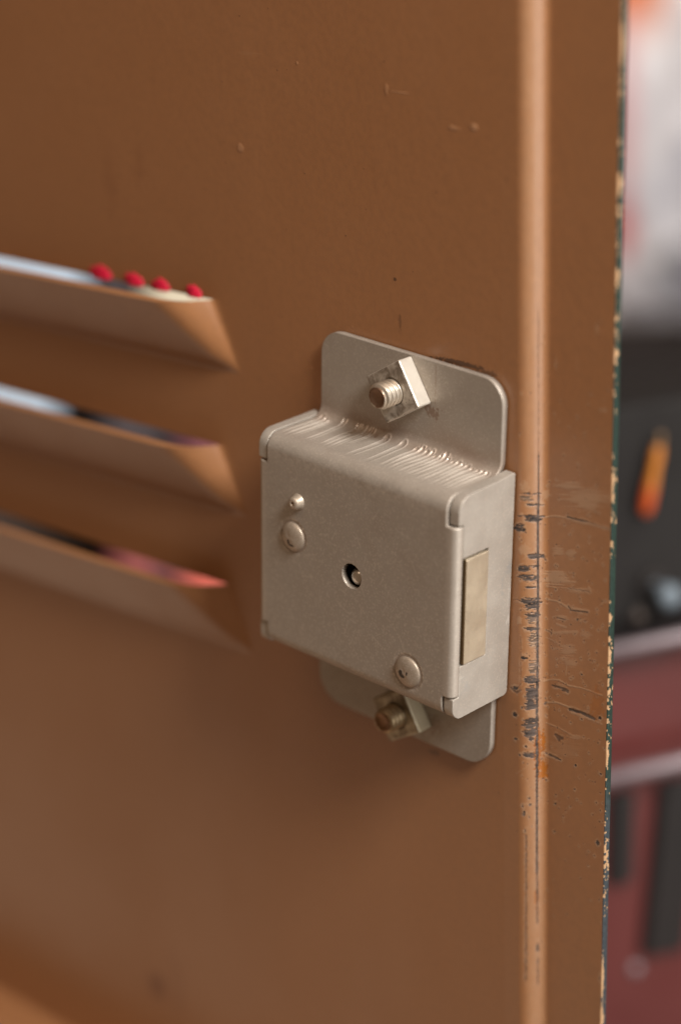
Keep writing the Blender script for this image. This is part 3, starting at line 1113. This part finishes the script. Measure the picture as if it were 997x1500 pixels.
# ------------------------------------------------------------------ crimson blobs peeking over the top slot
crim = simple("crimson_plush", (158, 4, 34), (222, 20, 66), 0.6, scale=500)
for x, rx, rz, wide in [(-74.2, 2.9, 2.3, "biggest and leftmost of four"), (-65.2, 2.5, 2.1, "second from the left of four"),
                        (-58.2, 2.2, 2.0, "third from the left of four"), (-49.6, 1.9, 2.1, "nearest the louver tip")]:
    bm = bmesh.new()
    bmesh.ops.create_uvsphere(bm, u_segments=28, v_segments=18, radius=1.0)
    geom = bm.verts[:] + bm.edges[:] + bm.faces[:]
    bmesh.ops.bisect_plane(bm, geom=geom, plane_co=(0, 0, -.05), plane_no=(0, 0, -1), clear_outer=True)
    bmesh.ops.holes_fill(bm, edges=[e for e in bm.edges if e.is_boundary])
    for v in bm.verts:
        k = 1 + 0.14 * math.sin(v.co.x * 3 + x) * math.cos(v.co.z * 4 + x) + 0.05 * math.sin(v.co.x * 9 + 2 * x)
        v.co = Vector((v.co.x * rx * k, v.co.y * 0.7, v.co.z * rz * 0.92 * k))
    o = link_mesh("crimson_bead", bm_mesh("crimson_bead", bm), crim, None, True, (x, -.1, 35.2 + 0.025 * min(0, x + 40)))
    tag(o, "crimson bead over the top louver slot, " + wide, "bead", "crimson beads along the top louver slot")

# ------------------------------------------------------------------ the room behind the door
CAMP = Vector((235.0, -260.5, 139.95))
YAW = 0.755784


def bevel_box(sx, sy, sz, bev):
    bm = bmesh.new()
    bmesh.ops.create_cube(bm, size=1.0)
    for v in bm.verts:
        v.co = Vector((v.co.x * sx, v.co.y * sy, v.co.z * sz))
    if bev:
        bmesh.ops.bevel(bm, geom=bm.edges[:], offset=bev, segments=3, affect='EDGES')
    return bm


def box_part(name, size, loc, mat, parent, bev=1.0, rot=None, top=None):
    o = link_mesh(name, bm_mesh(name, bevel_box(*size, bev)), mat, parent, False, loc, rot)
    return o


wall_m = simple("dark_brown_wall", (58, 46, 40), (72, 58, 50), 0.8, scale=3)
wall = box_part("room_wall", (3200, 60, 2600), (-1010, 1040, -250), wall_m, None, 2, (0, 0, YAW))
tag(wall, kind="structure")

# rack with a few packages behind the louvers
wood = simple("dark_stained_wood", (52, 42, 38), (70, 56, 48), 0.55, scale=18)
rack = empty("storage_rack", (-423, 284, -168), (0, 0, YAW))
tag(rack, "dark wooden rack seen blurred through the louver slots", "rack")
box_part("shelf", (270, 70, 8), (-50, 6, -5), wood, rack)
box_part("shelf", (270, 70, 8), (-50, 6, -56), wood, rack)
box_part("back_panel", (280, 8, 240), (-50, 46, -10), wood, rack)
box_part("upright", (10, 80, 240), (-190, 6, -10), wood, rack)
box_part("upright", (10, 80, 240), (90, 6, -10), wood, rack)


def package(name, label, cat, size, loc, mat, roll=0.0, flap=None):
    e = empty(name, loc, (0, roll, YAW))
    tag(e, label, cat)
    box_part("body", size, (0, 0, size[2] / 2), mat, e, 2.0)
    if flap:
        box_part("lid", (size[0] + 1.5, size[1] + 1.5, size[2] * 0.16), (0, 0, size[2] * 0.93), flap, e, 1.0)
    return e


def shelf_pt(dx, dy, dz):
    c, s_ = math.cos(YAW), math.sin(YAW)
    return (-423 + c * dx - s_ * dy, 284 + s_ * dx + c * dy, -168 + dz)


paleblue = simple("pale_blue_card", (190, 212, 236), (206, 226, 246), 0.6, scale=9)
cream_m = simple("cream_card", (226, 216, 190), (238, 230, 208), 0.6, scale=9)
plum = simple("plum_card", (122, 70, 80), (138, 84, 92), 0.6, scale=12)
pink_m = simple("dull_pink_card", (168, 90, 92), (184, 106, 104), 0.6, scale=12)
salmon = simple("salmon_card", (232, 104, 92), (244, 128, 112), 0.6, scale=12)
slate = simple("slate_card", (74, 66, 70), (92, 84, 88), 0.6, scale=12)
package("card_box", "pale blue white box leaning at far left behind the top louver slot", "box", (110, 30, 118), shelf_pt(-76, 4, 15), paleblue, math.radians(16))
package("card_box", "dark slate box in the gap beside the pale leaning box", "box", (26, 26, 104), shelf_pt(17, 16, -.5), slate)
package("card_box", "plum box under the cream box behind the middle louver slot", "box", (30, 26, 44), shelf_pt(50, 4, -.5), plum)
package("card_box", "cream box on top of the plum box behind the top louver slot", "box", (42, 26, 52), shelf_pt(46, 4, 44), cream_m)
package("card_box", "dull pink box on the lower shelf behind the bottom louver slot", "box", (17, 24, 44), shelf_pt(14.5, -2, -51.5), pink_m)
package("card_box", "salmon red box at the right end of the bottom louver slot", "box", (34, 24, 40), shelf_pt(50, -2, -51.5), salmon)
package("card_box", "low grey box between the pink and salmon boxes", "box", (9, 24, 43), shelf_pt(28, 4, -51.5), slate)

# right of the door edge
cab_m = simple("dark_brown_lacquer", (24, 18, 16), (33, 25, 22), 0.75, scale=10)
cab = empty("dark_cabinet", (-318, 560, -153), (0, 0, YAW))
tag(cab, "dark brown cabinet blurred behind the right edge of the door", "cabinet")
box_part("body", (240, 60, 520), (0, 0, -262), cab_m, cab, 3)
box_part("top_board", (246, 66, 6), (0, 0, -3), cab_m, cab, 1.5)

bag_m = Mat("white_printed_plastic")
bcol = bag_m.mix(bag_m.ramp(bag_m.noise(28, 3), 0.35, 0.65), rgb(206, 204, 210), rgb(236, 234, 238))
bcol = bag_m.mix(bag_m.ramp(bag_m.noise(16, 2), 0.52, 0.68), bcol, rgb(168, 170, 184))
bcol = bag_m.mix(bag_m.spot((-42, 0, 78), (17, 60, 26), 0.25, 0.5, 40), bcol, rgb(236, 132, 72))
bcol = bag_m.mix(bag_m.math('MULTIPLY', bag_m.spot((-48, 0, 10), (4.5, 60, 60), 0.3, 0.6, 40), 0.7), bcol, rgb(232, 120, 124))
bcol = bag_m.mix(bag_m.spot((-48, 0, -46), (5.5, 60, 14), 0.25, 0.5, 40), bcol, rgb(214, 40, 40))
bag_m.out("Base Color", bcol)
bag_m.set(Roughness=0.35)
NX, NZ = 60, 100
gx, gz = np.meshgrid(np.linspace(-1, 1, NX), np.linspace(-1, 1, NZ))
px_ = gx * 62
pz_ = gz * 100
fold = 7 * (vnoise(px_ / 14 + pz_ / 60, pz_ / 45, 51) - .5) + 3 * (vnoise(px_ / 6, pz_ / 14, 52) - .5)
bulge = 16 * np.sqrt(np.clip(1 - gx ** 2, 0, 1)) * np.sqrt(np.clip(1 - gz ** 4, 0, 1))
front = np.stack([px_, -bulge + fold * (bulge / 16), pz_], -1).reshape(-1, 3)
rear = np.stack([px_, bulge * .6 + fold * .3 * (bulge / 16), pz_], -1).reshape(-1, 3)
fg = grid_faces(NZ, NX)
me = np_mesh("printed_bag", np.concatenate([front, rear]), np.concatenate([fg, fg[:, ::-1] + NX * NZ]))
weld(me, 2e-5)
bag = link_mesh("printed_bag", me, bag_m, None, True, (-418, 696, -93), (0, 0, YAW))
tag(bag, "white plastic bag with orange and red print, blurred at upper right", "bag")

grey_m = simple("grey_blue_cloth", (120, 120, 128), (146, 146, 154), 0.85, scale=30)
bm = bmesh.new()
bmesh.ops.create_icosphere(bm, subdivisions=4, radius=1.0)
for v in bm.verts:
    n = 1 + 0.16 * math.sin(v.co.x * 5 + 1) * math.cos(v.co.z * 4) + 0.08 * math.sin(v.co.z * 11 + v.co.x * 6)
    v.co = Vector((v.co.x * 30 * n, v.co.y * 16 * n, v.co.z * 16 * n))
ob = link_mesh("cloth_bundle", bm_mesh("cloth_bundle", bm), grey_m, None, True, (-343, 596, -138), (0, 0.25, YAW))
tag(ob, "crumpled grey cloth bundle on the dark cabinet below the white bag", "cloth")

orange_m = Mat("orange_amber_plastic")
orange_m.out("Base Color", orange_m.mix(orange_m.ramp(orange_m.noise(40, 1), .4, .6), rgb(196, 84, 36), rgb(190, 116, 34)))
orange_m.set(Roughness=0.3, Coat_Weight=0.4)
black_m = simple("dark_rubber", (34, 28, 27), (46, 38, 36), 0.6, scale=30)
CA = math.radians(65.477)
CART = (-43.5, 102.9, -70.5)


def cart_pt(x, y, z):
    c, s_ = math.cos(CA), math.sin(CA)
    return (CART[0] + c * x - s_ * y, CART[1] + s_ * x + c * y, CART[2] + z)


tool = empty("orange_handle", cart_pt(23.3, 11.4, 36), (0, math.radians(11.5), CA))
tool.scale = (0.36, 0.36, 0.55)
tag(tool, "small orange tapered tool handle hung against the dark panel above the pale bars", "handle")


def lathe_z(name, prof, mat, parent, loc=(0, 0, 0)):
    o = lathe(name, prof, mat, parent, loc, 28)
    o.rotation_euler = (-math.pi / 2, 0, 0)
    return o


lathe_z("grip", [(0, -15), (3.2, -14.6), (4.2, -12), (4.3, -4), (3.4, 4), (3.6, 10), (2.8, 14), (0, 15)], orange_m, tool)
lathe_z("ferrule", [(0, 14), (2.2, 14), (2.0, 19), (0, 19.5)], simple("dull_brass", (120, 96, 70), (140, 112, 82), 0.4, 0.8), tool)

knob_m = simple("blue_grey_enamel", (98, 110, 120), (114, 126, 136), 0.4, scale=20)
kn = empty("round_knob", cart_pt(25.5, 7.2, 9.3), (0, 0, CA))
kn.scale = (0.42, 0.42, 0.42)
tag(kn, "pale blue grey round knob on the dark panel below the orange handle", "knob")
lathe("cap", [(3.2, -14), (3.2, -4), (6, -3), (7, 1), (6.2, 4.5), (4, 6.2), (0, 6.8)], knob_m, kn, (0, 0, 0))
lathe("backplate", [(0, -16), (8.5, -16), (8.5, -14), (7.6, -13.4), (0, -13.4)], cab_m, kn, (0, 0, 0))
k2 = link_mesh("small_knob", bm_mesh("small_knob", bevel_box(4, 4, 4, 1.5)), simple("dull_grey_metal", (84, 75, 71), (100, 90, 85), 0.45, 0.4), None, True, cart_pt(20.9, 12.2, 2.9), (0, 0, CA))
tag(k2, "smaller dull grey knob just above the upper pale bar", "knob")

# red cart with two pale trim bars
red_m = simple("worn_red_paint", (84, 32, 30), (95, 38, 35), 0.5, scale=16)
trim_m = simple("pale_trim_metal", (124, 112, 117), (140, 128, 133), 0.4, 0.25, scale=30)
dark_m = simple("dark_recess_paint", (17, 12, 12), (24, 17, 17), 0.6, scale=20)
deep_m = simple("near_black_paint", (15, 11, 10), (21, 16, 15), 0.8, scale=20)
cart = empty("red_cart", CART, (0, 0, CA))
tag(cart, "dull red cart front with two pale horizontal bars, blurred at lower right", "cart")
box_part("front_panel", (150, 8, 240), (50, 14, -123), red_m, cart, 1)
box_part("ledge", (150, 22, 3), (50, 16, -1.2), dark_m, cart, .6)
box_part("upper_panel", (150, 6, 52), (50, 17, 26.5), deep_m, cart, 1)


def rod(name, L, r, loc, mat, parent):
    bm = bmesh.new()
    bmesh.ops.create_cone(bm, cap_ends=True, segments=20, radius1=r, radius2=r, depth=L)
    bmesh.ops.bevel(bm, geom=[e for e in bm.edges if len([f for f in e.link_faces if len(f.verts) > 4]) == 1], offset=r * .3, segments=2, affect='EDGES')
    return link_mesh(name, bm_mesh(name, bm), mat, parent, True, loc, (0, math.pi / 2, 0))


rod("trim_bar", 150, 1.6, (50, 1, 1.6), trim_m, cart)
rod("trim_bar", 150, 1.7, (50, 1, -30), trim_m, cart)
box_part("strap", (6.5, 3, 24), (15.6, 9, -51), dark_m, cart, 1, (0, 0, 0))
box_part("strap", (12, 3, 46), (29.5, 9, -62), dark_m, cart, 1, (0, math.radians(5), 0))
lathe("screw_head", [(1.6, -2), (1.6, .3), (1.1, .8), (0, 1.0)], trim_m, cart, (20.6, 9.8, -88))
